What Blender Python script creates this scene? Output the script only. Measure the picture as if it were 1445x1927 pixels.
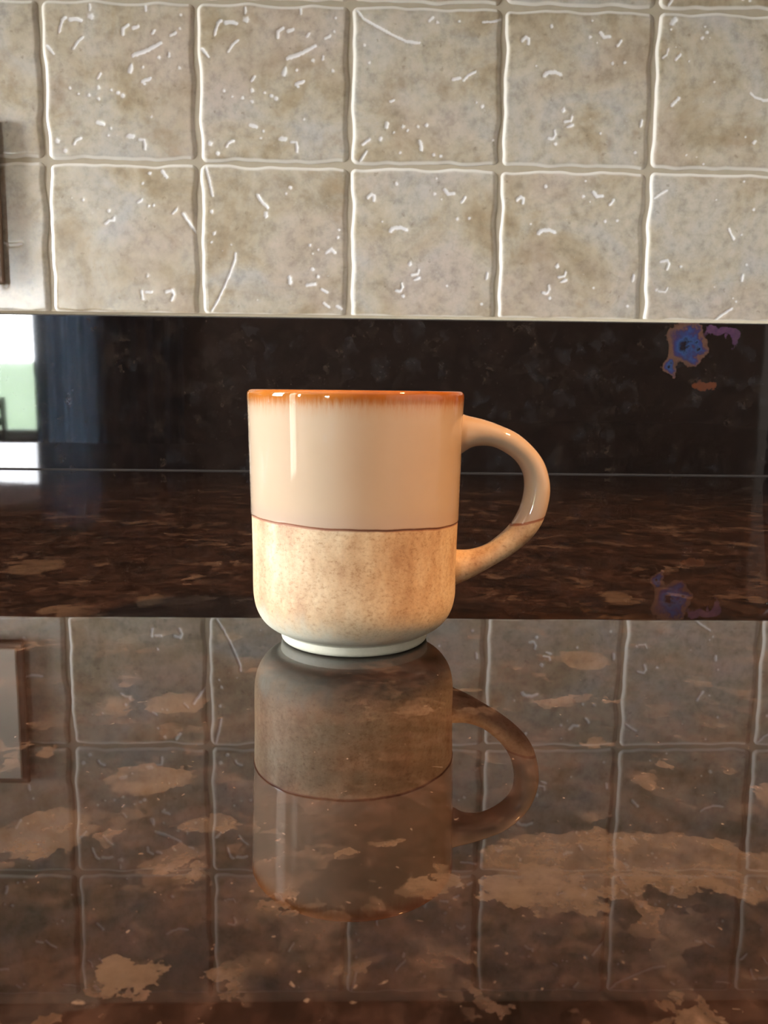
import bpy, math, random
import numpy as np
from mathutils import Vector, Matrix

for o in list(bpy.data.objects):
    bpy.data.objects.remove(o)
SC = bpy.context.scene
COL = SC.collection
random.seed(7)
PI = math.pi

# ------------------------------------------------------------------ camera, sky, exposure
FPX, PITCH, YAW, ROLL = 1580.6, 0.1422, 0.02088, 0.01152
CAM_D, EYE, UP_H, X0, UP_T, S = 0.8794, 0.08214, 0.1551, -0.3198, 0.0202, 0.15
cy, sy, cp, sp = math.cos(YAW), math.sin(YAW), math.cos(PITCH), math.sin(PITCH)
F = Vector((sy*cp, cy*cp, -sp)); r0 = Vector((cy, -sy, 0)); u0 = r0.cross(F)
R = r0*math.cos(ROLL) + u0*math.sin(ROLL); U = -r0*math.sin(ROLL) + u0*math.cos(ROLL)
cam_data = bpy.data.cameras.new('camera')
cam = bpy.data.objects.new('camera', cam_data); COL.objects.link(cam)
M = Matrix(((R.x, U.x, -F.x, 0), (R.y, U.y, -F.y, -CAM_D), (R.z, U.z, -F.z, EYE), (0, 0, 0, 1)))
cam.matrix_world = M
cam_data.sensor_fit = 'HORIZONTAL'; cam_data.sensor_width = 36.0
cam_data.lens = 36.0*FPX/1445
cam_data.clip_start = 0.01; cam_data.clip_end = 200
cam_data.dof.use_dof = True; cam_data.dof.focus_distance = 0.27; cam_data.dof.aperture_fstop = 75
SC.camera = cam

SKY = 135.0
world = bpy.data.worlds.new('overcast_sky'); SC.world = world; world.use_nodes = True
wn = world.node_tree.nodes; wl = world.node_tree.links; wn.clear()
wo = wn.new('ShaderNodeOutputWorld'); wb = wn.new('ShaderNodeBackground')
wc = wn.new('ShaderNodeTexCoord'); ws = wn.new('ShaderNodeSeparateXYZ'); wr = wn.new('ShaderNodeValToRGB')
wr.color_ramp.elements[0].color = (0.95, 0.97, 1.0, 1); wr.color_ramp.elements[1].color = (0.72, 0.84, 1.0, 1)
wl.new(wc.outputs['Generated'], ws.inputs[0]); wl.new(ws.outputs['Z'], wr.inputs[0])
wl.new(wr.outputs[0], wb.inputs[0]); wb.inputs[1].default_value = SKY; wl.new(wb.outputs[0], wo.inputs[0])

SC.view_settings.view_transform = 'Standard'; SC.view_settings.look = 'None'
SC.view_settings.gamma = 1.0; SC.view_settings.use_curve_mapping = False
SC.view_settings.exposure = 0.32
SC.cycles.max_bounces = 10; SC.cycles.diffuse_bounces = 5; SC.cycles.glossy_bounces = 6
SC.cycles.caustics_reflective = False; SC.cycles.caustics_refractive = False
SC.cycles.sample_clamp_indirect = 6.0

LAMP_W = 300.0            # warm ceiling lights over the counter
LAMP_COL = (1.0, 0.49, 0.17)
FLOOR_Z, CEIL_Z = -0.91, 1.62
XL, XR, YR = -4.6, 3.2, -6.0     # left wall, right wall, rear wall

# ------------------------------------------------------------------ helpers
def link(name, verts, faces, mat=None, parent=None, smooth=False, loc=None):
    me = bpy.data.meshes.new(name); me.from_pydata(verts, [], faces); me.update()
    if smooth: me.polygons.foreach_set('use_smooth', [True]*len(me.polygons))
    if mat: me.materials.append(mat)
    o = bpy.data.objects.new(name, me); COL.objects.link(o)
    if parent: o.parent = parent
    if loc: o.location = loc
    return o

class MB:
    def __init__(s): s.v = []; s.f = []
    def add(s, v, f):
        b = len(s.v); s.v += [tuple(p) for p in v]; s.f += [tuple(i+b for i in q) for q in f]; return s
    def box(s, x0, x1, y0, y1, z0, z1):
        v = [(x, y, z) for x in (x0, x1) for y in (y0, y1) for z in (z0, z1)]
        return s.add(v, [(0, 1, 3, 2), (4, 6, 7, 5), (0, 4, 5, 1), (2, 3, 7, 6), (0, 2, 6, 4), (1, 5, 7, 3)])
    def tube(s, pts, rad, n=10):
        pts = [Vector(p) for p in pts]; rr = rad if isinstance(rad, (list, tuple)) else [rad]*len(pts)
        v = []; f = []; up = Vector((0.13, 0.29, 0.95))
        for i, p in enumerate(pts):
            t = (pts[min(i+1, len(pts)-1)]-pts[max(i-1, 0)]).normalized()
            a = t.cross(up)
            if a.length < 1e-3: a = t.cross(Vector((1, 0, 0)))
            a.normalize(); b = t.cross(a)
            for k in range(n):
                w = 2*PI*k/n; v.append(p + (a*math.cos(w)+b*math.sin(w))*rr[i])
        for i in range(len(pts)-1):
            for k in range(n):
                f.append((i*n+k, i*n+(k+1) % n, (i+1)*n+(k+1) % n, (i+1)*n+k))
        f.append(tuple(range(n))); f.append(tuple(range((len(pts)-1)*n+n-1, (len(pts)-1)*n-1, -1)))
        return s.add(v, f)
    def lathe(s, prof, n=48, cx=0, cy=0):
        v = []; f = []
        for r, z in prof:
            for k in range(n):
                w = 2*PI*k/n; v.append((cx+r*math.cos(w), cy+r*math.sin(w), z))
        for i in range(len(prof)-1):
            for k in range(n):
                f.append((i*n+k, i*n+(k+1) % n, (i+1)*n+(k+1) % n, (i+1)*n+k))
        return s.add(v, f)
    def build(s, name, mat=None, parent=None, smooth=False, bevel=0, seg=2, loc=None):
        o = link(name, s.v, s.f, mat, parent, smooth, loc)
        if bevel:
            m = o.modifiers.new('bevel', 'BEVEL'); m.width = bevel; m.segments = seg; m.limit_method = 'ANGLE'
        return o

def tag(o, label=None, cat=None, group=None, kind=None):
    if label: o['label'] = label
    if cat: o['category'] = cat
    if group: o['group'] = group
    if kind: o['kind'] = kind
    return o
def empty(name, loc=(0, 0, 0), rz=0):
    o = bpy.data.objects.new(name, None); COL.objects.link(o); o.location = loc; o.rotation_euler = (0, 0, rz)
    o.empty_display_size = 0.05
    return o

class NT:
    """small node-tree writer"""
    def __init__(s, name):
        s.m = bpy.data.materials.new(name); s.m.use_nodes = True
        s.t = s.m.node_tree; s.n = s.t.nodes; s.n.clear()
        s.out = s.n.new('ShaderNodeOutputMaterial'); s.b = s.n.new('ShaderNodeBsdfPrincipled')
        s.t.links.new(s.b.outputs[0], s.out.inputs[0])
    def put(s, sock, val):
        if hasattr(val, 'is_output'): s.t.links.new(val, sock)
        elif val is not None:
            if isinstance(val, (tuple, list)) and len(val) == 3 and sock.type == 'RGBA': val = (*val, 1)
            sock.default_value = val
    def set(s, **k):
        for a, v in k.items(): s.put(s.b.inputs[a.replace('_', ' ')], v)
    def coord(s, w='Object'): return s.n.new('ShaderNodeTexCoord').outputs[w]
    def pos(s): return s.n.new('ShaderNodeNewGeometry').outputs['Position']
    def sep(s, v):
        n = s.n.new('ShaderNodeSeparateXYZ'); s.put(n.inputs[0], v); return n.outputs
    def comb(s, x, y, z):
        n = s.n.new('ShaderNodeCombineXYZ')
        for i, a in enumerate((x, y, z)): s.put(n.inputs[i], a)
        return n.outputs[0]
    def math(s, op, a, b=None, c=None, clamp=False):
        n = s.n.new('ShaderNodeMath'); n.operation = op; n.use_clamp = clamp
        for i, q in enumerate((a, b, c)):
            if q is not None: s.put(n.inputs[i], q)
        return n.outputs[0]
    def vmath(s, op, a, b=None):
        n = s.n.new('ShaderNodeVectorMath'); n.operation = op
        s.put(n.inputs[0], a)
        if b is not None: s.put(n.inputs[1], b)
        return n.outputs['Value'] if op in ('LENGTH', 'DISTANCE') else n.outputs[0]
    def scale(s, v, f):
        n = s.n.new('ShaderNodeVectorMath'); n.operation = 'SCALE'; s.put(n.inputs[0], v); s.put(n.inputs['Scale'], f); return n.outputs[0]
    def noise(s, v, sc, det=4, rough=0.55, dist=0, col=False):
        n = s.n.new('ShaderNodeTexNoise'); s.put(n.inputs['Vector'], v); n.inputs['Scale'].default_value = sc
        n.inputs['Detail'].default_value = det; n.inputs['Roughness'].default_value = rough; n.inputs['Distortion'].default_value = dist
        return n.outputs['Color' if col else 'Fac']
    def voro(s, v, sc, feat='F1', out='Distance', rnd=1):
        n = s.n.new('ShaderNodeTexVoronoi'); n.feature = feat; s.put(n.inputs['Vector'], v); n.inputs['Scale'].default_value = sc
        n.inputs['Randomness'].default_value = rnd
        return n.outputs[out]
    def ramp(s, f, stops, interp='LINEAR'):
        n = s.n.new('ShaderNodeValToRGB'); s.put(n.inputs[0], f); e = n.color_ramp.elements; n.color_ramp.interpolation = interp
        while len(e) < len(stops): e.new(0.5)
        for i, (p, c) in enumerate(stops):
            if not isinstance(c, (tuple, list)): c = (c, c, c)
            e[i].position = p; e[i].color = (*c, 1)
        return n.outputs[0]
    def mix(s, f, a, b, mode='MIX'):
        n = s.n.new('ShaderNodeMix'); n.data_type = 'RGBA'; n.blend_type = mode
        s.put(n.inputs[0], f); s.put(n.inputs[6], a); s.put(n.inputs[7], b); return n.outputs[2]
    def bump(s, h, strength=0.2, dist=0.001, normal=None):
        n = s.n.new('ShaderNodeBump'); s.put(n.inputs['Height'], h); n.inputs['Strength'].default_value = strength
        n.inputs['Distance'].default_value = dist
        if normal is not None: s.put(n.inputs['Normal'], normal)
        return n.outputs[0]
    def attr(s, name):
        n = s.n.new('ShaderNodeAttribute'); n.attribute_name = name; return n.outputs['Fac']
    def smooth(s, x, a, b):
        n = s.n.new('ShaderNodeMapRange'); n.interpolation_type = 'SMOOTHSTEP'; s.put(n.inputs[0], x)
        n.inputs[1].default_value = a; n.inputs[2].default_value = b; return n.outputs[0]

def plain(name, col, rough=0.5, metal=0.0, var=0.12, vs=12):
    t = NT(name); P = t.pos(); n = t.noise(P, vs, 4)
    c = t.mix(t.math('MULTIPLY', n, 1.0), tuple(k*(1-var) for k in col), tuple(min(1, k*(1+var)) for k in col))
    t.set(Base_Color=c, Roughness=rough, Metallic=metal); return t.m

# ------------------------------------------------------------------ materials
def granite(name, upright):
    t = NT(name); P = t.pos()
    warp = t.vmath('ADD', P, t.scale(t.vmath('SUBTRACT', t.noise(P, 90, 4, col=True), (0.5, 0.5, 0.5)), 0.012))
    big = t.noise(warp, 42, 6, 0.65)
    base = t.ramp(big, [(0.30, (0.006, 0.004, 0.003)), (0.45, (0.010, 0.0055, 0.004)), (0.56, (0.018, 0.009, 0.006)), (0.70, (0.034, 0.018, 0.012))])
    cell = t.voro(t.vmath('ADD', warp, t.scale(t.vmath('SUBTRACT', t.noise(P, 260, 3, col=True), (0.5, 0.5, 0.5)), 0.010)), 130, out='Color')
    cv = t.sep(cell)
    flake = t.ramp(cv[0], [(0.62, 0.0), (0.70, 1.0)])
    fcol = t.ramp(cv[1], [(0.0, (0.026, 0.019, 0.016)), (0.5, (0.050, 0.030, 0.020)), (1.0, (0.084, 0.055, 0.037))])
    thin = t.noise(P, 34, 4)
    med = t.ramp(t.noise(P, 120, 6, 0.7, 0.8), [(0.48, 0.0), (0.68, 0.5)])
    base = t.mix(med, base, (0.040, 0.023, 0.016))
    fm = t.math('MULTIPLY', flake, t.ramp(thin, [(0.48, 0.0), (0.60, 0.8)]))
    col = t.mix(fm, base, fcol)
    # fine speckle of mica
    v2 = t.voro(warp, 800, out='Color'); s2 = t.sep(v2)
    sp1 = t.math('MULTIPLY', t.ramp(s2[0], [(0.955, 0.0), (0.985, 1.0)]), t.ramp(t.voro(warp, 800), [(0.08, 1.0), (0.40, 0.0)]))
    col = t.mix(t.math('MULTIPLY', sp1, 0.4), col, (0.24, 0.17, 0.12))
    col = t.mix(1.0, col, t.ramp(t.noise(warp, 240, 5, 0.7), [(0.32, 0.55), (0.5, 1.0), (0.68, 1.5)]), 'MULTIPLY')
    nz = t.vmath('SUBTRACT', t.noise(P, 130, 5, 0.65, col=True), (0.5, 0.5, 0.5))
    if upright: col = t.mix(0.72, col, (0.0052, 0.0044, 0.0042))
    if not upright:
        # the big tan feldspar crystals of this slab: centre, radii
        tan = [(-.153, -.493, .0125, .018), (.103, -.547, .0065, .012), (-.084, -.556, .006, .012), (-.112, -.572, .010, .007),
               (.068, -.628, .0075, .010), (.047, -.741, .027, .0105), (.030, -.750, .010, .007), (.066, -.747, .010, .007), (-.0597, -.732, .008, .008), (-.0459, -.709, .009, .007),
               (-.0331, -.771, .0045, .003), (-.0722, -.696, .003, .003), (.0095, -.7492, .006, .0035), (.0144, -.7445, .002, .0026),
               (-.0023, -.7394, .0022, .0015), (-.050, -.665, .008, .008), (-.39, -.10, .03, .03), (.004, -.735, .0028, .0016), (-.065, -.668, .004, .008),
               (-.030, -.728, .006, .004), (.028, -.655, .004, .0015), (.055, -.69, .006, .002)]
        acc = None
        pxy = t.vmath('ADD', P, t.scale(nz, 0.017))
        for (x, y, rx, ry) in tan:
            d = t.vmath('LENGTH', t.vmath('MULTIPLY', t.vmath('SUBTRACT', pxy, (x, y, 0)), (1/rx, 1/ry, 0)))
            acc = d if acc is None else t.math('MINIMUM', acc, d)
        m = t.math('MULTIPLY', t.ramp(acc, [(0.80, 1.0), (0.97, 0.75), (1.0, 0.0)]), t.ramp(t.noise(P, 110, 6, 0.7), [(0.38, 0.35), (0.56, 1.0)]))
        tc = t.mix(t.noise(P, 230, 6, 0.7), (0.044, 0.027, 0.017), (0.088, 0.058, 0.037))
        col = t.mix(m, col, tc)
    else:
        pxz = t.vmath('ADD', P, t.scale(t.vmath('SUBTRACT', t.noise(P, 60, 4, 0.6, col=True), (0.5, 0.5, 0.5)), 0.030))
        def d(x, z, rx, rz): return t.vmath('LENGTH', t.vmath('MULTIPLY', t.vmath('SUBTRACT', pxz, (x, 0, z)), (1/rx, 0, 1/rz)))
        a1 = t.math('MINIMUM', d(.3225, .134, .0215, .0235), d(.308, .111, .0085, .0110))
        core = t.ramp(t.math('ADD', t.math('MULTIPLY', a1, 0.62), t.math('MULTIPLY', t.math('SUBTRACT', t.noise(P, 120, 4, 0.6), 0.38), 0.75)), [(0.0, (0.012, 0.010, 0.014)), (0.20, (0.014, 0.012, 0.02)), (0.30, (0.026, 0.062, 0.150)), (0.40, (0.026, 0.036, 0.115)), (0.49, (0.040, 0.024, 0.065)), (0.57, (0.115, 0.058, 0.038)), (0.78, (0.08, 0.040, 0.025))])
        col = t.mix(t.ramp(a1, [(0.94, 1.0), (1.0, 0.0)]), col, core)
        a2 = t.math('MINIMUM', d(.358, .146, .018, .0060), d(.371, .141, .006, .010))
        pc = t.mix(t.noise(P, 200, 3), (0.030, 0.014, 0.050), (0.12, 0.055, 0.09))
        col = t.mix(t.ramp(a2, [(0.85, 1.0), (1.0, 0.0)]), col, pc)
        a3 = d(.3460, .0920, .0125, .0062)
        col = t.mix(t.ramp(a3, [(0.8, 1.0), (1.0, 0.0)]), col, (0.105, 0.032, 0.014))
        # pale grey larvikite flakes
        c5 = t.sep(t.voro(warp, 60, out='Color'))
        gm = t.math('MULTIPLY', t.ramp(c5[0], [(0.72, 0.0), (0.86, 1.0)]), t.ramp(t.noise(P, 70, 3), [(0.45, 0.0), (0.72, 0.5)]))
        col = t.mix(gm, col, (0.032, 0.030, 0.030))
        
    h = t.noise(P, 9, 2)
    t.set(Base_Color=col, Roughness=0.012 if not upright else 0.03, IOR=1.56, Normal=t.bump(h, 0.05, 0.0016))
    return t.m

def tile_mat():
    t = NT('travertine_tile'); P = t.pos()
    info = t.n.new('ShaderNodeObjectInfo'); off = t.scale(t.comb(info.outputs['Random'], t.math('MULTIPLY', info.outputs['Random'], 7.3), 0.0), 5.0)
    Q = t.vmath('ADD', P, off)
    cloud = t.noise(Q, 13, 5, 0.6, 0.6)
    c = t.ramp(cloud, [(0.30, (0.335, 0.260, 0.165)), (0.43, (0.430, 0.362, 0.258)), (0.54, (0.490, 0.440, 0.352)), (0.68, (0.470, 0.450, 0.412))])
    pink = t.ramp(t.noise(t.vmath('ADD', Q, (3, 1, 2)), 9, 3), [(0.50, 0.0), (0.66, 0.6)])
    c = t.mix(pink, c, (0.495, 0.410, 0.350))
    fine = t.noise(Q, 95, 5, 0.65)
    c = t.mix(1.0, c, t.ramp(fine, [(0.30, 0.74), (0.5, 1.0), (0.70, 1.13)]), 'MULTIPLY')
    ochre = t.math('MULTIPLY', t.ramp(t.noise(t.vmath('ADD', Q, (9, 4, 1)), 22, 4, 0.6), [(0.58, 0.0), (0.74, 0.55)]), 1.0)
    c = t.mix(ochre, c, (0.300, 0.205, 0.115))
    vein = t.math('ABSOLUTE', t.math('SUBTRACT', t.noise(t.vmath('ADD', Q, (1, 7, 3)), 17, 4, 0.6), 0.5))
    c = t.mix(t.ramp(vein, [(0.0, 0.16), (0.030, 0.0)]), c, (0.235, 0.195, 0.145))
    Qw = t.vmath('ADD', Q, t.scale(t.vmath('SUBTRACT', t.noise(Q, 300, 3, col=True), (0.5, 0.5, 0.5)), 0.008)); dark = t.voro(Qw, 110); dk = t.sep(t.voro(Qw, 110, out='Color'))
    c = t.mix(t.math('MULTIPLY', t.ramp(dark, [(0.05, 0.5), (0.24, 0.0)]), t.ramp(dk[0], [(0.80, 0.0), (0.82, 1.0)])), c, (0.17, 0.13, 0.085))
    pit = t.attr('pit')
    c = t.mix(t.math('MULTIPLY', t.attr('edge'), 0.85), c, (0.76, 0.73, 0.66))    # pale edge glaze plus painted-in window glint, so right edges stay dimmer
    c = t.mix(t.math('MULTIPLY', t.smooth(pit, 0.15, 0.75), 0.9), c, (0.82, 0.81, 0.80))   # pale-filled pits, whitened further to paint in their glints
    t.set(Base_Color=c, Roughness=t.mix(pit, (0.25, 0.25, 0.25), (0.13, 0.13, 0.13)), IOR=1.55,
          Normal=t.bump(t.noise(Q, 60, 4), 0.12, 0.0012))
    return t.m

def mug_mat():
    t = NT('stoneware'); P = t.coord('Object'); h = t.attr('h')
    xyz = t.sep(P); ang = t.math('ARCTAN2', xyz[1], xyz[0])
    # streaky rust rim fading into the cream glaze
    strk = t.noise(t.comb(t.math('MULTIPLY', ang, 9.0), t.math('MULTIPLY', h, 40), 0.0), 3.2, 5, 0.65)
    edge = t.math('ADD', h, t.math('MULTIPLY', t.math('SUBTRACT', strk, 0.5), 0.0052))
    rim = t.smooth(edge, 0.0768, 0.0808)
    haze = t.math('MULTIPLY', t.smooth(edge, 0.0735, 0.0800), 0.40)
    gl = t.mix(t.noise(P, 45, 3), (0.360, 0.262, 0.172), (0.410, 0.310, 0.215))
    lowband = t.math('SUBTRACT', 1.0, t.smooth(h, 0.0415, 0.0490))
    gl = t.mix(t.math('MULTIPLY', lowband, 0.55), gl, (0.340, 0.245, 0.190))
    gl = t.mix(haze, gl, (0.33, 0.125, 0.028))
    gl = t.mix(rim, gl, t.mix(t.noise(P, 160, 3), (0.215, 0.060, 0.008), (0.330, 0.110, 0.016)))
    # raw clay: sandy speckle, paler towards the foot
    sp = t.noise(t.vmath('MULTIPLY', P, (1, 1, 1.3)), 700, 5, 0.75)
    md = t.noise(t.vmath('MULTIPLY', P, (1, 1, 0.45)), 95, 5, 0.6)
    cl = t.ramp(md, [(0.30, (0.29, 0.160, 0.075)), (0.46, (0.41, 0.275, 0.150)), (0.66, (0.50, 0.385, 0.240))])
    cl = t.mix(1.0, cl, t.ramp(sp, [(0.32, (0.66, 0.56, 0.46)), (0.47, (0.97, 0.97, 0.97)), (0.66, (1.12, 1.12, 1.12))]), 'MULTIPLY')
    fleck = t.math('MULTIPLY', t.ramp(t.noise(t.vmath('MULTIPLY', P, (1, 1, 2.2)), 480, 2), [(0.72, 0.0), (0.80, 0.35)]), 1.0)
    cl = t.mix(fleck, cl, (0.34, 0.20, 0.09))
    hf = t.math('ADD', h, t.math('MULTIPLY', t.math('SUBTRACT', md, 0.5), 0.022))
    pale = t.math('SUBTRACT', 1.0, t.smooth(hf, 0.0045, 0.0150))
    cl = t.mix(pale, cl, t.mix(sp, (0.40, 0.385, 0.29), (0.52, 0.505, 0.40)))
    m = t.smooth(h, 0.04115, 0.04145)
    c = t.mix(m, cl, gl)
    ln = t.math('ABSOLUTE', t.math('SUBTRACT', h, t.math('ADD', 0.0413, t.math('MULTIPLY', t.math('SUBTRACT', t.noise(P, 260, 3), 0.5), 0.0004))))
    lm = t.math('SUBTRACT', 1.0, t.smooth(ln, 0.00022, 0.00060))
    c = t.mix(t.math('MULTIPLY', lm, 0.85), c, (0.190, 0.052, 0.018))
    rough = t.mix(m, (0.62, 0.62, 0.62), (0.015, 0.015, 0.015))
    bh = t.mix(m, t.math('MULTIPLY', sp, 1.0), t.math('MULTIPLY', t.noise(P, 28, 2), 0.8))
    t.set(Base_Color=c, Roughness=rough, IOR=1.52, Normal=t.bump(bh, 0.25, 0.0004))
    return t.m

def wood_mat(name, a, b, rough=0.35):
    t = NT(name); P = t.pos()
    g = t.noise(t.vmath('MULTIPLY', P, (9, 9, 0.9)), 5, 6, 0.6, 0.5)
    t.set(Base_Color=t.mix(g, a, b), Roughness=rough, IOR=1.5); return t.m

def glass_mat():
    t = NT('window_glass'); t.n.remove(t.b)
    tr = t.n.new('ShaderNodeBsdfTransparent'); tr.inputs[0].default_value = (0.95, 0.95, 0.95, 1)
    gl = t.n.new('ShaderNodeBsdfGlossy'); gl.inputs['Roughness'].default_value = 0.02
    lw = t.n.new('ShaderNodeFresnel'); lw.inputs[0].default_value = 1.45
    mx = t.n.new('ShaderNodeMixShader')
    t.t.links.new(lw.outputs[0], mx.inputs[0]); t.t.links.new(tr.outputs[0], mx.inputs[1]); t.t.links.new(gl.outputs[0], mx.inputs[2])
    t.t.links.new(mx.outputs[0], t.out.inputs[0]); return t.m

def cloth_mat(name, col, trans):
    t = NT(name); P = t.pos()
    n = t.noise(t.vmath('MULTIPLY', P, (1, 1, 0.2)), 60, 3)
    c = t.mix(n, tuple(k*.9 for k in col), col)
    tl = t.n.new('ShaderNodeBsdfTranslucent'); t.put(tl.inputs[0], c)
    df = t.n.new('ShaderNodeBsdfDiffuse'); t.put(df.inputs[0], c)
    mx = t.n.new('ShaderNodeMixShader'); mx.inputs[0].default_value = trans
    t.t.links.new(df.outputs[0], mx.inputs[1]); t.t.links.new(tl.outputs[0], mx.inputs[2]); t.t.links.new(mx.outputs[0], t.out.inputs[0])
    t.n.remove(t.b); return t.m

def lawn_mat():
    t = NT('lawn'); P = t.pos(); n = t.noise(P, 3, 5)
    t.set(Base_Color=t.ramp(n, [(0.3, (0.038, 0.062, 0.018)), (0.6, (0.058, 0.086, 0.028)), (0.75, (0.085, 0.108, 0.050))]), Roughness=0.9); return t.m

def glow_mat(name, col, st):
    t = NT(name); t.set(Base_Color=(0.9, 0.9, 0.9), Emission_Color=col, Emission_Strength=st); return t.m

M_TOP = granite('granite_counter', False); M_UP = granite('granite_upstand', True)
M_TILE = tile_mat(); M_MUG = mug_mat()
M_GROUT = plain('grout', (0.41, 0.355, 0.265), 0.85, var=0.10, vs=140)
M_CAULK = plain('caulk', (0.40, 0.345, 0.25), 0.6, vs=60)
M_SEAM = plain('seam_silicone', (0.022, 0.015, 0.011), 0.75, vs=60)
M_CAB = wood_mat('dark_cabinet_wood', (0.050, 0.018, 0.008), (0.105, 0.042, 0.018))
M_PLATE = plain('cream_plate', (0.68, 0.62, 0.52), 0.35, vs=30)
M_PLATE_RIM = plain('brown_plate_rim', (0.165, 0.100, 0.062), 0.45, vs=40)
M_PLAS = plain('black_plastic', (0.010, 0.010, 0.012), 0.18)
M_KET = plain('black_glazed_steel', (0.03, 0.034, 0.040), 0.05, 0.0)
M_STEEL = plain('brushed_steel', (0.50, 0.51, 0.53), 0.14, 1.0, 0.05)
M_WALL = plain('wall_paint', (0.56, 0.50, 0.43), 0.8, var=0.05, vs=2)
M_WALLD = plain('wall_paint_brown', (0.17, 0.105, 0.075), 0.8, var=0.08, vs=2)
M_CEIL = plain('ceiling_paint', (0.62, 0.58, 0.52), 0.9, var=0.04, vs=2)
M_FLOOR = wood_mat('floor_wood', (0.16, 0.085, 0.045), (0.25, 0.14, 0.075), 0.4)
M_WHITE = plain('white_frame', (0.78, 0.78, 0.78), 0.4, var=0.03)
M_GLASS = glass_mat(); M_LAWN = lawn_mat()
M_CURT = cloth_mat('slate_curtain', (0.060, 0.084, 0.118), 0.5)
M_BLIND = cloth_mat('rose_grey_blind', (0.62, 0.50, 0.50), 0.55)
M_CHAIR = wood_mat('dark_chair_wood', (0.030, 0.022, 0.018), (0.055, 0.040, 0.032), 0.4)

# ------------------------------------------------------------------ room shell
def wall_panels(name, mat, rects, along, at, thick):
    mb = MB()
    for a0, a1, z0, z1 in rects:
        if along == 'x': mb.box(a0, a1, min(at, at+thick), max(at, at+thick), z0, z1)
        else: mb.box(min(at, at+thick), max(at, at+thick), a0, a1, z0, z1)
    return tag(mb.build(name, mat), kind='structure')

floor = tag(MB().box(XL-.15, XR+.15, YR-.15, 0.15, FLOOR_Z-.1, FLOOR_Z).build('floor', M_FLOOR), kind='structure')
ceiling = tag(MB().box(XL-.15, XR+.15, YR-.15, 0.15, CEIL_Z, CEIL_Z+.1).build('ceiling', M_CEIL), kind='structure')
wall_back = tag(MB().box(-2.40, XR, 0.0, 0.12, FLOOR_Z, CEIL_Z).build('wall_back', M_GROUT), 'grout wall behind the beige tile splashback', kind='structure')
wall_right = tag(MB().box(XR, XR+.12, YR, 0.0, FLOOR_Z, CEIL_Z).build('wall_right', M_WALL), kind='structure')
# rear wall with one wide window, left wall with a wide window and a tall narrow sidelight
W1 = (-3.30, -2.62, -0.30, 0.93)          # x0, x1, z0, z1 on the rear wall
W4 = (-2.585, -2.12, -0.60, 1.10)
wall_panels('wall_rear', M_WALLD, [(XL, W1[0], FLOOR_Z, CEIL_Z), (W4[1], XR, FLOOR_Z, CEIL_Z), (W1[1], W4[0], FLOOR_Z, CEIL_Z), (W4[0], W4[1], FLOOR_Z, W4[2]), (W4[0], W4[1], W4[3], CEIL_Z), (W1[0], W1[1], FLOOR_Z, W1[2]), (W1[0], W1[1], W1[3], CEIL_Z)], 'x', YR, -0.15)
W2 = (-3.60, -2.60, 0.22, 1.40)           # y0, y1, z0, z1 on the far left wall
W_FILL = (-1.06, -0.40, 0.13, 1.50)           # added unseen window in the near left wall, extra daylight for the tiles
W3 = (-1.80, -1.36, -0.32, 1.50)          # tall narrow window in the near left wall
XN, YN = -2.25, -1.90                     # near left wall and where it turns to the far one
wall_panels('wall_far_left', M_WALL, [(YR, W2[0], FLOOR_Z, CEIL_Z), (W2[1], YN, FLOOR_Z, CEIL_Z), (W2[0], W2[1], FLOOR_Z, W2[2]), (W2[0], W2[1], W2[3], CEIL_Z)], 'y', XL, -0.15)
wl_m = MB()
for a0, a1, z0, z1 in [(YN, W3[0], FLOOR_Z, CEIL_Z), (W3[1], W_FILL[0], FLOOR_Z, CEIL_Z), (W_FILL[1], 0.0, FLOOR_Z, CEIL_Z), (W3[0], W3[1], FLOOR_Z, W3[2]), (W3[0], W3[1], W3[3], CEIL_Z), (W_FILL[0], W_FILL[1], FLOOR_Z, W_FILL[2]), (W_FILL[0], W_FILL[1], W_FILL[3], CEIL_Z)]:
    wl_m.box(XN-.15, XN, a0, a1, z0, z1)
wl_m.box(XL-.15, XN-.15, YN, YN+.12, FLOOR_Z, CEIL_Z)
tag(wl_m.build('wall_left', M_WALL), kind='structure')

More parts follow.
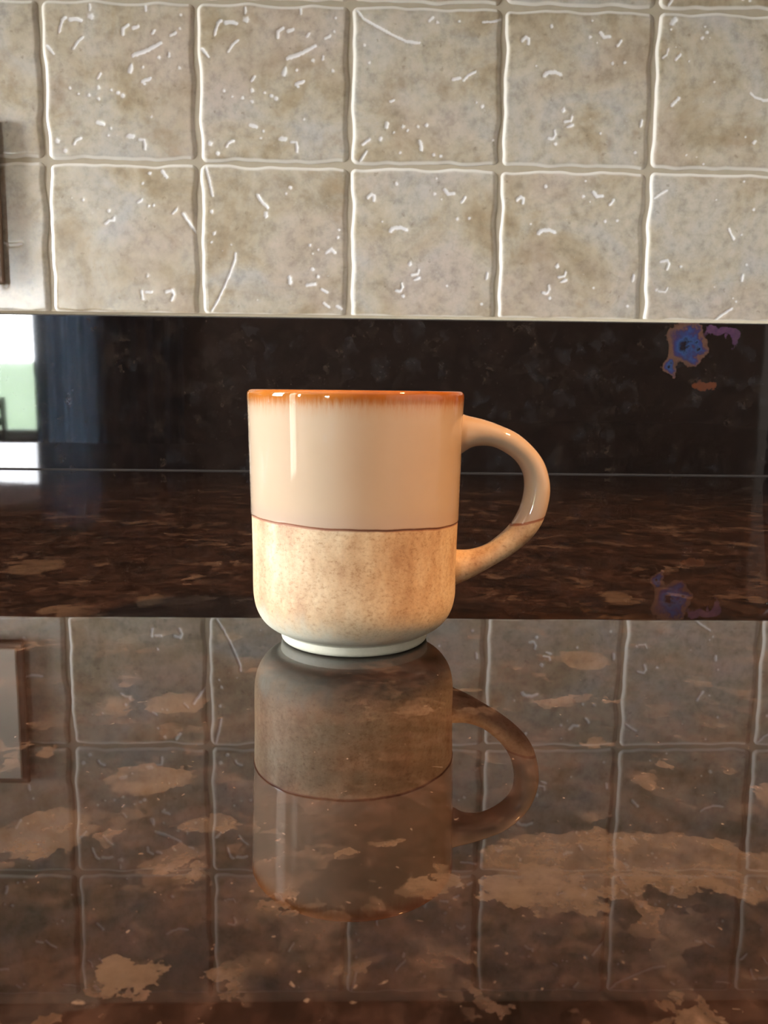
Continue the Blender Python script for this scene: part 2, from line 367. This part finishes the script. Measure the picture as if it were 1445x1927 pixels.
def window(n, axis, at, w, out, mull=0, portal=True):
    a0, a1, z0, z1 = w; fr = 0.045
    root = empty('window_%d' % n); tag(root, kind='structure')
    def bx(mb, p0, p1, q0, q1, d0, d1):
        lo, hi = sorted((at+out*d0, at+out*d1))
        return mb.box(p0, p1, lo, hi, q0, q1) if axis == 'x' else mb.box(lo, hi, p0, p1, q0, q1)
    f = MB()
    bx(f, a0, a0+fr, z0, z1, .03, .10); bx(f, a1-fr, a1, z0, z1, .03, .10)
    bx(f, a0+fr, a1-fr, z0, z0+fr, .03, .10); bx(f, a0+fr, a1-fr, z1-fr, z1, .03, .10)
    f.build('window_frame', M_WHITE, root, bevel=0.004)
    for k in range(mull):
        c = a0+(a1-a0)*(k+1)/(mull+1); bx(MB(), c-.02, c+.02, z0+fr, z1-fr, .04, .09).build('mullion', M_WHITE, root, bevel=0.003)
    bx(MB(), a0+fr-.005, a1-fr+.005, z0+fr-.005, z1-fr+.005, .062, .068).build('pane', M_GLASS, root)
    bx(MB(), a0-.04, a1+.04, z0-.03, z0, -.06, .03).build('sill', M_WHITE, root, bevel=0.006)
    if not portal: return root
    # light portal in the opening
    ld = bpy.data.lights.new('portal', 'AREA'); ld.shape = 'RECTANGLE'; ld.size = a1-a0; ld.size_y = z1-z0; ld.cycles.is_portal = True
    lo = bpy.data.objects.new('portal_light', ld); COL.objects.link(lo); lo.parent = root
    mid = (a0+a1)/2; zc = (z0+z1)/2
    if axis == 'x': lo.location = (mid, at+out*.12, zc); lo.rotation_euler = (PI/2, 0, 0 if out > 0 else PI)
    else: lo.location = (at+out*.12, mid, zc); lo.rotation_euler = (PI/2, 0, PI/2 if out < 0 else -PI/2)
    lo.rotation_euler = Vector(((0, out, 0) if axis == 'x' else (out, 0, 0))).to_track_quat('Z', 'Y').to_euler()
    return root
window(1, 'x', YR, W1, -1); window(2, 'y', XL, W2, -1, 1); window(3, 'y', XN, W3, -1); window(4, 'x', YR, W4, -1, portal=False); window(5, 'y', XN, W_FILL, -1)  # the last is the added fill window that brightens the tiles

# ------------------------------------------------------------------ tiles: wavy moulded edges, pits and scratches as relief
NG = 150
def mould(strokes, frame, seed):
    """frame = zoom scale and tile rectangle in the zoom; strokes = polylines with a radius"""
    sc, fx0, fx1, fy0, fy1 = frame
    rng = np.random.default_rng(seed)
    half = 0.0729; band = 0.0050; HT = 0.0015
    e = band*(1-np.cos(np.linspace(0, PI/2, 11)))          # dense rings at the edge
    line = np.concatenate([-half+e[:-1], np.linspace(-half+band, half-band, NG-21), (half-e[:-1])[::-1]])
    n = len(line)
    u = line/half
    def wav():
        y = np.zeros(n)
        for k, a in ((1, .0005), (2, .0007), (3, .0006), (5, .00035), (8, .00018)):
            y += a*np.sin(k*PI*u*0.9+rng.uniform(0, 2*PI))*rng.uniform(.5, 1.2)
        return y
    wl_, wr_, wb_, wt_ = wav(), wav(), wav(), wav()
    gx, gz = np.meshgrid(line, line, indexing='ij')
    tx, tz = (gx/half+1)/2, (gz/half+1)/2
    X = gx + (1-tx)*wl_[None, :] + tx*wr_[None, :]
    Z = gz + (1-tz)*wb_[:, None] + tz*wt_[:, None]
    # height: quarter-round shoulder, with rounded corners
    cr = 0.006
    qx = np.maximum(np.abs(gx)-(half-cr), 0); qz = np.maximum(np.abs(gz)-(half-cr), 0)
    dd = np.where((qx > 0) & (qz > 0), cr-np.hypot(qx, qz), np.minimum(half-np.abs(gx), half-np.abs(gz)))
    tt = np.clip(dd/band, 0, 1)
    H = 0.0000 + HT*(1-(1-tt)**1.5) + np.where(dd < 0, dd*1.2, 0)
    # soft undulation of the face
    for _ in range(7):
        kx, kz = rng.normal(0, 55, 2); H += 0.00007*np.sin(kx*gx+kz*gz+rng.uniform(0, 6))
    depth = np.zeros_like(H)
    rag = np.zeros_like(H)                                   # ragged outlines for the pits
    for _ in range(10):
        kx, kz = rng.normal(0, 1500, 2); rag += .13*np.sin(kx*X+kz*Z+rng.uniform(0, 6))
    for _ in range(6):
        kx, kz = rng.normal(0, 500, 2); rag += .14*np.sin(kx*X+kz*Z+rng.uniform(0, 6))
    def seg(ax, az, bx_, bz_, rad, amp):
        dx, dz = bx_-ax, bz_-az; L2 = dx*dx+dz*dz+1e-12
        s = np.clip(((X-ax)*dx+(Z-az)*dz)/L2, 0, 1)
        d = np.hypot(X-ax-s*dx, Z-az-s*dz)
        return amp*np.exp(-(d/rad*np.clip(1+.55*rag, .78, 1.6))**2*1.25)
    to = lambda p: ((p[0]-fx0)/(fx1-fx0)*2*half-half, half-(p[1]-fy0)/(fy1-fy0)*2*half)
    mpp = 2*half/(fx1-fx0)
    for pts, rad in strokes:
        rr = rad*mpp*1.0; P = [to(p) for p in pts]
        if len(P) == 1: P = [P[0], P[0]]
        st = np.zeros_like(H)
        for a, b in zip(P[:-1], P[1:]): st = np.maximum(st, seg(*a, *b, rr, 1.0))
        depth = np.maximum(depth, st*min(1.0, rr/.0013))
    for _ in range(45):                                      # pin pits too small to trace
        a = rng.uniform(-.062, .062, 2); r_ = rng.uniform(.0004, .0008)
        depth = np.maximum(depth, seg(a[0], a[1], a[0]+rng.normal(0, .0006), a[1]+rng.normal(0, .0006), r_, rng.uniform(.2, .5)))
    edge = np.clip(1.6-np.abs(dd-.0013)/.0014, 0, 1)*np.where(gx > half-.006, .25, 1.0)  # right edge weaker: it faces away from the windows
    H = H - 0.00062*depth
    V = np.stack([X, -H, Z], -1).reshape(-1, 3)
    # skirt to the grout
    idx = np.arange(n*n).reshape(n, n)
    ring = np.concatenate([idx[:-1, 0], idx[-1, :-1], idx[1:, -1][::-1], idx[0, 1:][::-1]])
    sk = V[ring].copy(); sk[:, 1] = 0.003
    V = np.concatenate([V, sk]); nb = n*n; m = len(ring)
    q = np.stack([idx[:-1, :-1], idx[1:, :-1], idx[1:, 1:], idx[:-1, 1:]], -1).reshape(-1, 4)
    k = np.arange(m); q2 = np.stack([ring, nb+k, nb+(k+1) % m, np.roll(ring, -1)], -1)
    Fq = np.concatenate([q, q2])
    me = bpy.data.meshes.new('tile'); me.from_pydata(V.tolist(), [], Fq.tolist()); me.update()
    me.polygons.foreach_set('use_smooth', [True]*len(Fq))
    at = me.attributes.new('pit', 'FLOAT', 'POINT'); at.data.foreach_set('value', np.concatenate([depth.reshape(-1), np.zeros(m)]).astype(np.float32))
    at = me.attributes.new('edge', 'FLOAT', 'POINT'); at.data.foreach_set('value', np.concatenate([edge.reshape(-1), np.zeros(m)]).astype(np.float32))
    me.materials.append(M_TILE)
    return me
D = lambda *a: (a[:-1], a[-1])
MA = mould([D((155,290),(170,230),(185,185),(210,170),14), D((250,185),(300,180),(340,195),18), D((425,160),32), D((265,425),(310,360),(350,330),14), D((45,405),(100,470),14),
  D((690,300),(690,250),(735,220),14), D((780,245),(820,230),16), D((940,285),(955,265),18), D((1090,300),(1135,280),16), D((1170,240),16), D((1180,130),18),
  D((770,470),(850,445),(930,405),(1005,365),18), D((990,480),20), D((1075,470),(1078,450),14), D((740,600),(755,550),20), D((845,680),(910,655),18), D((860,700),14), D((465,660),(490,625),12),
  D((1160,565),18), D((850,565),12), D((225,750),16), D((297,795),14), D((382,805),16), D((465,735),22), D((465,830),18), D((575,755),14), D((632,780),18), D((672,803),18), D((912,975),16),
  D((450,1035),(500,1045),18), D((540,1140),14), D((560,1080),12), D((710,1140),(750,1145),20), D((800,1165),(845,1170),(850,1245),16), D((100,1195),26), D((240,1215),(255,1185),(300,1165),14),
  D((165,1275),18), D((415,60),(415,100),14), D((888,65),(888,105),14)], (4.516, 15, 1290, 30, 1340), 1)
MBm = mould([D((205,370),(235,340),(262,350),(260,395),14), D((455,245),18), D((795,325),18), D((880,290),(910,325),(960,320),16), D((1060,355),(1030,395),14), D((855,375),10), D((805,190),12),
  D((995,545),16), D((1100,540),16), D((410,660),(440,635),(500,630),(545,650),20), D((585,955),24), D((600,1055),(655,1045),(665,1010),12), D((625,1100),(670,1080),14),
  D((465,1200),(500,1205),(520,1170),(515,1135),14), D((525,1250),18), D((1265,1080),(1275,1030),16), D((915,1150),12), D((1230,1310),14), D((335,580),12)], (4.661, 65, 1340, 110, 1450), 2)
MC = mould([D((90,115),(140,180),(280,255),(400,320),(530,375),(640,385),14), D((720,185),(755,155),14), D((795,200),18), D((990,185),14), D((1200,190),(1300,180),(1360,160),12), D((150,415),16), D((195,570),16),
  D((945,700),(1005,690),16), D((1040,710),(1080,665),(1145,630),12), D((385,910),(415,900),14), D((1215,940),18), D((1160,905),12), D((360,1110),(355,1140),20), D((505,1135),22), D((545,1170),14),
  D((425,1190),14), D((640,1135),16), D((715,1120),18), D((140,1305),(205,1255),14), D((300,1250),22), D((125,1450),(175,1370),14), D((660,1270),(675,1340),20), D((480,1375),14), D((785,1390),16), D((850,1400),16), D((1320,1245),12)], (4.817, 45, 1370, 70, 1480), 3)
MD = mould([D((55,130),(85,250),(110,380),13), D((100,520),20), D((120,720),18), D((95,800),12), D((85,1430),(150,1320),(240,1120),(300,960),(305,900),12), D((270,820),10), D((510,370),(550,430),(600,480),16),
  D((580,530),(585,560),20), D((800,295),20), D((765,350),14), D((1235,670),14), D((1225,740),16), D((975,815),16), D((1050,855),14), D((1000,890),12), D((1125,875),(1165,845),(1200,875),18), D((998,1030),20),
  D((1045,1100),16), D((785,1110),(795,1160),20), D((950,1180),(1020,1170),18), D((1080,1220),(1130,1245),14), D((1100,1345),(1150,1385),14), D((1220,1370),(1260,1395),16), D((500,1325),10)], (4.817, 10, 1310, 110, 1475), 4)
ME = mould([D((920,160),20), D((1030,140),(1070,190),16), D((860,245),14), D((815,410),(850,385),14), D((905,440),14), D((950,435),14), D((340,395),14), D((245,380),10), D((560,485),16),
  D((525,600),(560,570),(600,565),(600,545),14), D((1115,500),(1150,465),14), D((1205,500),(1250,570),(1310,655),13), D((880,1050),14), D((835,1250),(825,1180),14), D((860,1190),(915,1190),14),
  D((1040,1185),(1090,1170),(1110,1210),(1085,1260),14)], (4.661, 55, 1330, 85, 1390), 5)
MF = mould([D((350,290),(385,255),30), D((345,360),14), D((725,320),14), D((750,380),22), D((700,440),22), D((790,440),12), D((325,560),(315,620),(270,650),14), D((420,665),(465,620),18), D((570,685),16),
  D((410,540),12), D((870,895),16), D((400,1150),(480,1070),22), D((1290,1010),(1340,1050),(1440,1080),(1560,1070),18), D((1265,1475),20), D((1370,1525),30), D((600,1680),14), D((800,1770),16), D((720,1700),12)], (5.84, 205, 1860, 185, 1830), 6)
MG = mould([D((185,370),(250,325),(320,290),16), D((900,380),14), D((1210,180),14), D((1070,690),(1100,750),(1135,800),18), D((1225,755),18), D((1345,480),18), D((300,1060),(370,1045),(395,1080),(375,1140),16),
  D((535,1110),18), D((265,1370),18), D((290,1385),(370,1390),(395,1345),14), D((1305,1080),16), D((1270,1195),(1265,1250),22), D((1175,1450),12), D((985,1690),(1080,1620),(1170,1565),16), D((1215,1490),16), D((945,1330),12)], (5.898, 125, 1790, 105, 1720), 7)
rows = [{-1: MF, 0: ME, 1: MD, 2: MBm, 3: MBm, 4: MG, 5: MC}, {-1: MG, 0: MA, 1: MA, 2: MC, 3: MBm, 4: MF, 5: ME}, {-1: MC, 0: MF, 1: MG, 2: MD, 3: ME, 4: MC, 5: MA}]
pool = [MA, MBm, MC, MD, ME, MF, MG]
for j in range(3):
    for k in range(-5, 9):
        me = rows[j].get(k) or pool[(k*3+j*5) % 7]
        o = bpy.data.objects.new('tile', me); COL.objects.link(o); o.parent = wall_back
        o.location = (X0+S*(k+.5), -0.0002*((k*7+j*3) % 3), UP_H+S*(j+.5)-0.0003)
TILE_TOP = UP_H+3*S

# caulk bead between upstand and tiles, seam along the counter
WX0, WX1 = -2.2, 1.6
MB().tube([(X0-5*S, -.0035, UP_H+.0006), (X0+9*S, -.0035, UP_H+.0006)], .0032, 10).build('caulk_bead', M_CAULK, wall_back, smooth=True)

# ------------------------------------------------------------------ granite
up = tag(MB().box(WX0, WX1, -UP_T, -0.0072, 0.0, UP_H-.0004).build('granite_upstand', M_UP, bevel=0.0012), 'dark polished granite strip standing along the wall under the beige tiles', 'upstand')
MB().tube([(WX0, -UP_T-.0005, .0004), (WX1, -UP_T-.0005, .0004)], .0007, 8).build('silicone_seam', M_SEAM, up, smooth=True)
# L-shaped worktop: a strip along the wall and a peninsula towards the camera
PX0, PX1, PY = -0.235, 1.0, -1.70
poly = [(WX0, -.0002), (WX0, -.45), (PX0, -.45), (PX0, PY), (PX1, PY), (PX1, -.45), (WX1, -.45), (WX1, -.0002)]
n = len(poly)
v = [(x, y, 0) for x, y in poly]+[(x, y, -.035) for x, y in poly]
f = [tuple(range(n)), tuple(range(2*n-1, n-1, -1))]+[(i, i+n, (i+1) % n+n, (i+1) % n) for i in range(n)]
top = link('countertop', v, f, M_TOP)
bm_ = top.modifiers.new('bevel', 'BEVEL'); bm_.width = .006; bm_.segments = 4; bm_.limit_method = 'ANGLE'
tag(top, 'polished dark brown granite worktop the mug stands on', 'countertop')

# base cabinets under the worktop
def cabinet(name, x0, x1, y0, y1, z0, z1, nd, label, face, cat='cabinet'):
    root = empty(name, ((x0+x1)/2, (y0+y1)/2, z0)); c = root.location
    L = lambda mb: mb
    def bx(a0, a1, b0, b1, c0, c1): return MB().box(a0-c.x, a1-c.x, b0-c.y, b1-c.y, c0-c.z, c1-c.z)
    bx(x0, x1, y0, y1, z0, z1).build('carcass', M_CAB, root, bevel=.002)
    for k in range(nd):
        w = (x1-x0)/nd; a = x0+k*w+.004; b = x0+(k+1)*w-.004
        d = bx(a, b, face-.02, face, z0+.004, z1-.004).build('door', M_CAB, root, bevel=.003)
        hx = b-.035 if k % 2 == 0 else a+.035; hz = z0+.10 if z0 > 0 else z1-.12
        MB().tube([(hx-c.x, face-.02-c.y, hz-c.z-.04), (hx-c.x, face-.05-c.y, hz-c.z-.04), (hx-c.x, face-.05-c.y, hz-c.z+.04), (hx-c.x, face-.02-c.y, hz-c.z+.04)], .005, 8).build('handle', M_STEEL, d)
    return tag(root, label, cat)
cabinet('base_cabinet', WX0+.02, WX1-.02, -.40, -.002, FLOOR_Z, -.0352, 8, 'dark wood base cabinet run along the wall under the granite worktop', -.40)
cabinet('peninsula_cabinet', PX0+.03, PX1-.03, PY+.05, -.47, FLOOR_Z, -.0352, 3, 'dark wood peninsula cabinet carrying the near half of the worktop', PY+.05)
cabinet('wall_cabinet', WX0, WX1, -.30, -.002, TILE_TOP+.008, CEIL_Z-.15, 8, 'dark wood wall cabinet above the tiles, mirrored at the bottom of the worktop', -.30)

# ------------------------------------------------------------------ wall plate at the left
pr = empty('wall_plate', (-.4185, -.0047, .264))
tag(pr, 'cream wall plate with dark brown rim on the tiles at the left edge', 'wall plate')
MB().box(-.055, .055, -.006, 0, -.079, .079).build('rim', M_PLATE_RIM, pr, bevel=.002)
MB().box(-.0485, .0485, -.0085, -.005, -.0725, .0725).build('plate', M_PLATE, pr, bevel=.0015)
for zz in (-.03, .03):
    rk = MB().box(-.017, .017, -.0115, -.008, zz-.024, zz+.024).build('rocker', M_PLATE, pr, bevel=.002)
for zz in (-.062, .062):
    MB().lathe([(0, 0), (.0028, 0), (.0034, .0008), (.0034, .002)], 12).build('screw', M_STEEL, pr).matrix_local = Matrix.Translation((0, -.0092, zz)) @ Matrix.Rotation(PI/2*-1, 4, 'X')

# ------------------------------------------------------------------ the mug
MX, MY = -0.0038, -0.6032
mug = empty('mug', (MX, MY, 0.0))
tag(mug, 'two-tone stoneware mug, cream glaze with rust rim above bare sandy clay, on the granite worktop', 'mug')
def catmull(P, per):
    P = [np.array(p, float) for p in P]; out = []
    for i in range(len(P)-1):
        a, b, c, d = P[max(i-1, 0)], P[i], P[i+1], P[min(i+2, len(P)-1)]
        for s in np.linspace(0, 1, per, endpoint=False):
            out.append(.5*((2*b)+(c-a)*s+(2*a-5*b+4*c-d)*s*s+(3*b-a-3*c+d)*s**3))
    out.append(P[-1]); return np.array(out)
ZG = 0.0413
def wob(a):      # uneven dip line of the glaze
    return .0006*np.cos(a+PI/2) - .0010*np.cos(a) + .00012*np.sin(5*a+1)+.00008*np.sin(11*a) + .00005*np.sin(23*a+2)
sections = [('foot_ring', catmull([(.0001, .0016), (.012, .0016), (.0205, .0016), (.0216, .0003), (.0226, .0), (.0238, .0003), (.0245, .0012), (.0247, .0034)], 6)),
 ('clay_wall', catmull([(.0247, .0034), (.0258, .0043), (.0285, .0056), (.0308, .0077), (.0326, .0110), (.0335, .0150), (.0337, .0200), (.0337, .0290), (.0338, .0360), (.0339, ZG)], 9)),
 ('glazed_wall', catmull([(.0339, ZG), (.03415, .0418), (.03418, .0440), (.0343, .0500), (.0345, .0600), (.0347, .0700), (.0349, .0785)], 12)),
 ('rim', catmull([(.0349, .0785), (.0350, .0805), (.0348, .0817), (.0341, .0824), (.0332, .0824), (.0325, .0818), (.0321, .0806), (.0319, .0785)], 7)),
 ('interior', catmull([(.0319, .0785), (.0316, .0600), (.0310, .0350), (.0306, .0180), (.0290, .0105), (.0250, .0075), (.0180, .0066), (.0100, .0064), (.0001, .0064)], 10))]
prof_all = np.concatenate([s for _, s in sections])
NA = 128
for name, pr_ in sections:
    g = np.gradient(pr_, axis=0)
    # tangents at shared rings come from the joint profile so shading stays smooth
    for e_ in (0, -1):
        k = np.where(np.all(np.abs(prof_all-pr_[e_]) < 1e-9, axis=1))[0]
        if len(k) == 2 and name not in ():
            g[e_] = prof_all[min(k[1]+1, len(prof_all)-1)]-prof_all[max(k[0]-1, 0)]
    nr = np.stack([g[:, 1], -g[:, 0]], 1); nr /= np.linalg.norm(nr, axis=1)[:, None]+1e-12
    a = np.arange(NA)*2*PI/NA
    r_, z_ = pr_[:, 0][:, None], pr_[:, 1][:, None]
    outer = name in ('clay_wall', 'glazed_wall')
    dz = wob(a)[None, :]*np.exp(-((z_-ZG)/.006)**2) if outer else 0*a[None, :]
    oval = 1+.004*np.cos(2*a+.6)[None, :]*np.clip(z_/.08, 0, 1)
    Vx, Vy, Vz = r_*oval*np.cos(a), r_*oval*np.sin(a), z_+dz
    V = np.stack([Vx, Vy, Vz+0*Vx], -1).reshape(-1, 3)
    N = np.stack([nr[:, 0][:, None]*np.cos(a), nr[:, 0][:, None]*np.sin(a), nr[:, 1][:, None]+0*a], -1).reshape(-1, 3)
    m = len(pr_); fs = [(i*NA+k, i*NA+(k+1) % NA, (i+1)*NA+(k+1) % NA, (i+1)*NA+k) for i in range(m-1) for k in range(NA)]
    o = link(name, V.tolist(), fs, M_MUG, mug, True)
    hh = np.repeat(pr_[:, 1], NA)
    if name == 'interior': hh = np.maximum(hh, .050)
    if name == 'rim': hh = np.maximum(hh, .0785)
    at = o.data.attributes.new('h', 'FLOAT', 'POINT'); at.data.foreach_set('value', hh.astype(np.float32))
    o.data.normals_split_custom_set_from_vertices(N.tolist())
    if name == 'rim': o['label'] = 'rust brown glazed rim'
    if name == 'clay_wall': o['label'] = 'unglazed sandy clay lower wall'
    if name == 'glazed_wall': o['label'] = 'glossy cream glazed upper wall'

def resample(P, n):
    P = catmull(P, 12); L = np.concatenate([[0], np.cumsum(np.linalg.norm(np.diff(P, axis=0), axis=1))])
    s = np.linspace(0, L[-1], n); return np.stack([np.interp(s, L, P[:, 0]), np.interp(s, L, P[:, 1])], 1)
hout = [(32.0, 76.6), (36.0, 74.9), (41.6, 73.6), (47.3, 71.7), (53.2, 69.0), (58.2, 64.9), (61.7, 60.5), (63.6, 56.0), (64.5, 51.0), (64.1, 46.0), (62.8, 41.0), (60.3, 36.3), (56.2, 31.9), (51.3, 28.1), (44.6, 24.0), (39.2, 20.9), (34.7, 18.8), (31.8, 17.2)]
hin = [(32.0, 60.2), (35.0, 62.4), (38.0, 64.3), (41.5, 64.9), (45.6, 64.4), (50.2, 62.1), (53.5, 59.2), (55.5, 55.5), (56.0, 51.4), (55.3, 46.3), (53.5, 41.6), (51.0, 37.8), (47.7, 34.6), (43.9, 31.8), (38.9, 30.1), (34.8, 29.9), (31.8, 30.3)]
NO = 72
ho, hi_ = resample(hout, NO)/1000, resample(hin, NO)/1000
ns = 28; V = []; HA = []
for i in range(NO):
    c = (ho[i]+hi_[i])/2; d = (ho[i]-hi_[i])/2; s = i/(NO-1)
    wdt = .0056 + .0022*math.exp(-(s/.10)**2) + .0016*math.exp(-((1-s)/.10)**2)
    for k in range(ns):
        w = 2*PI*k/ns; ca, sa = math.cos(w), math.sin(w)
        ca = math.copysign(abs(ca)**.88, ca); sa = math.copysign(abs(sa)**.88, sa)
        x, z = c[0]+d[0]*ca, c[1]+d[1]*ca; y = wdt*sa
        V.append((x, y, z))
        HA.append(min(z + (.0030*(1-np.clip((x-.050)/.0125, 0, 1)) if x > .046 else .0030) - .0002, .0700) if z > .036 else z)
fs = [(i*ns+k, (i+1)*ns+k, (i+1)*ns+(k+1) % ns, i*ns+(k+1) % ns) for i in range(NO-1) for k in range(ns)]
hd = link('handle', V, fs, M_MUG, mug, True)
at = hd.data.attributes.new('h', 'FLOAT', 'POINT'); at.data.foreach_set('value', np.array(HA, np.float32))

# ------------------------------------------------------------------ kettle (outside the frame at the right, mirrored in the upstand)
kt = empty('kettle', (.573, -.165, 0.0), 0.0)
tag(kt, 'glossy black electric kettle mirrored at the right end of the granite upstand', 'kettle')
MB().lathe([(0, 0), (.080, 0), (.084, .003), (.084, .016), (.080, .020), (0, .020)], 48).build('base', M_PLAS, kt, smooth=True)
MB().lathe([(0, .0202), (.078, .0202), (.083, .024), (.084, .030), (.0815, .06), (.075, .12), (.068, .18), (.062, .205), (.058, .21)], 64).build('body', M_KET, kt, smooth=True)
lid = MB().lathe([(.060, .209), (.058, .216), (.045, .224), (.020, .228), (0, .228)], 48).build('lid', M_PLAS, kt, smooth=True)
MB().lathe([(.006, .226), (.006, .236), (.012, .240), (.012, .248), (.008, .252), (0, .252)], 24).build('knob', M_PLAS, lid, smooth=True)
MB().tube([(.060, 0, .198), (.095, 0, .212), (.122, 0, .200), (.130, 0, .160), (.124, 0, .105), (.104, 0, .066), (.076, 0, .056)], [.010, .011, .011, .011, .011, .010, .009], 14).build('handle', M_PLAS, kt, smooth=True)
MB().tube([(-.048, 0, .165), (-.075, 0, .195), (-.088, 0, .214)], [.022, .014, .010], 16).build('spout', M_STEEL, kt, smooth=True)

# ------------------------------------------------------------------ ceiling lights
M_GLOW = glow_mat('lamp_glow', (*LAMP_COL, 1), 12.0)
def ceiling_light(x, y, w, aim, label):
    root = empty('ceiling_light', (x, y, CEIL_Z))
    MB().lathe([(.075, 0), (.105, 0), (.105, -.012), (.098, -.018), (.078, -.018), (.075, -.012)], 40).build('trim_ring', M_WHITE, root, smooth=True)
    MB().lathe([(.0001, -.006), (.076, -.006)], 40).build('diffuser', M_GLOW, root)
    ld = bpy.data.lights.new('ceiling_lamp', 'SPOT'); ld.spot_size = math.radians(42); ld.spot_blend = .5; ld.shadow_soft_size = .06; ld.energy = w; ld.color = LAMP_COL
    lo = bpy.data.objects.new('lamp', ld); COL.objects.link(lo); lo.parent = root; lo.location = (0, 0, -.02)
    lo.rotation_euler = (Vector(aim)-Vector((x, y, CEIL_Z))).to_track_quat('-Z', 'Y').to_euler()
    return tag(root, label, 'ceiling light')
ceiling_light(1.05, -1.00, LAMP_W, (.08, -.80, 0), 'round warm ceiling light over the right of the granite peninsula')

# ------------------------------------------------------------------ curtain, blind, chairs, garden: seen only as reflections
def folded(name, x0, x1, y, z0, z1, amp, waves, mat, label, cat):
    nx, nz = 90, 6; v = []
    for j in range(nz+1):
        for i in range(nx+1):
            s = i/nx; v.append((x0+(x1-x0)*s, y+amp*math.sin(s*waves*2*PI)*(0.7+.3*math.sin(s*9)), z0+(z1-z0)*j/nz))
    fs = [(j*(nx+1)+i, j*(nx+1)+i+1, (j+1)*(nx+1)+i+1, (j+1)*(nx+1)+i) for j in range(nz) for i in range(nx)]
    o = link(name, v, fs, mat, None, True)
    return tag(o, label, cat)
folded('curtain', -2.62, -1.45, YR+.12, FLOOR_Z+.02, 1.25, .035, 9, M_CURT, 'slate blue curtain drawn across the right rear window', 'curtain')
bl = MB().box(W1[0]+.02, W1[1]-.02, YR-.012, YR-.009, .70, W1[3]-.02).build('roller_blind', M_BLIND); tag(bl, 'rose grey roller blind drawn partly down in the rear window', 'blind')
MB().tube([(W1[0]+.02, YR-.012, W1[3]-.03), (W1[1]-.02, YR-.012, W1[3]-.03)], .018, 12).build('roller', M_WHITE, bl, smooth=True)
MB().box(W1[0]+.02, W1[1]-.02, YR-.016, YR-.005, .685, .70).build('bottom_bar', M_WHITE, bl)

def chair(x, y, rz, label):
    r = empty('dining_chair', (x, y, FLOOR_Z), rz)
    MB().box(-.21, .21, -.21, .21, .43, .46).build('seat', M_CHAIR, r, bevel=.008)
    for sx in (-.18, .18):
        MB().tube([(sx, -.18, 0), (sx, -.18, .43)], .018, 8).build('leg', M_CHAIR, r)
        MB().tube([(sx, .18, 0), (sx, .18, .46), (sx, .24, .92)], .018, 8).build('leg', M_CHAIR, r)
    for z in (.62, .74, .86):
        MB().box(-.18, .18, .195+(z-.46)*.13, .215+(z-.46)*.13, z-.03, z+.03).build('back_rail', M_CHAIR, r, bevel=.004)
    return tag(r, label, 'chair')
chair(-2.74, -5.2, 2.6, 'dark wooden dining chair nearer the right jamb of the rear window')
chair(-3.95, -5.30, 0.4, 'dark wooden dining chair in the corner by the rear window')

# lawn rising behind the house, with a fence and a shrub
nx, ny = 30, 24; v = []
for j in range(ny+1):
    for i in range(nx+1):
        x = -40+80*i/nx; y = YR-.3-60*j/ny
        v.append((x, y, FLOOR_Z-.35+max(0, -(y-YR)-3)*.062+.15*math.sin(x*.4)*math.sin(y*.3)))
fs = [(j*(nx+1)+i, j*(nx+1)+i+1, (j+1)*(nx+1)+i+1, (j+1)*(nx+1)+i) for j in range(ny) for i in range(nx)]
tag(link('lawn', v, fs, M_LAWN, None, True), 'green lawn sloping up outside the rear window', 'lawn', kind='structure')
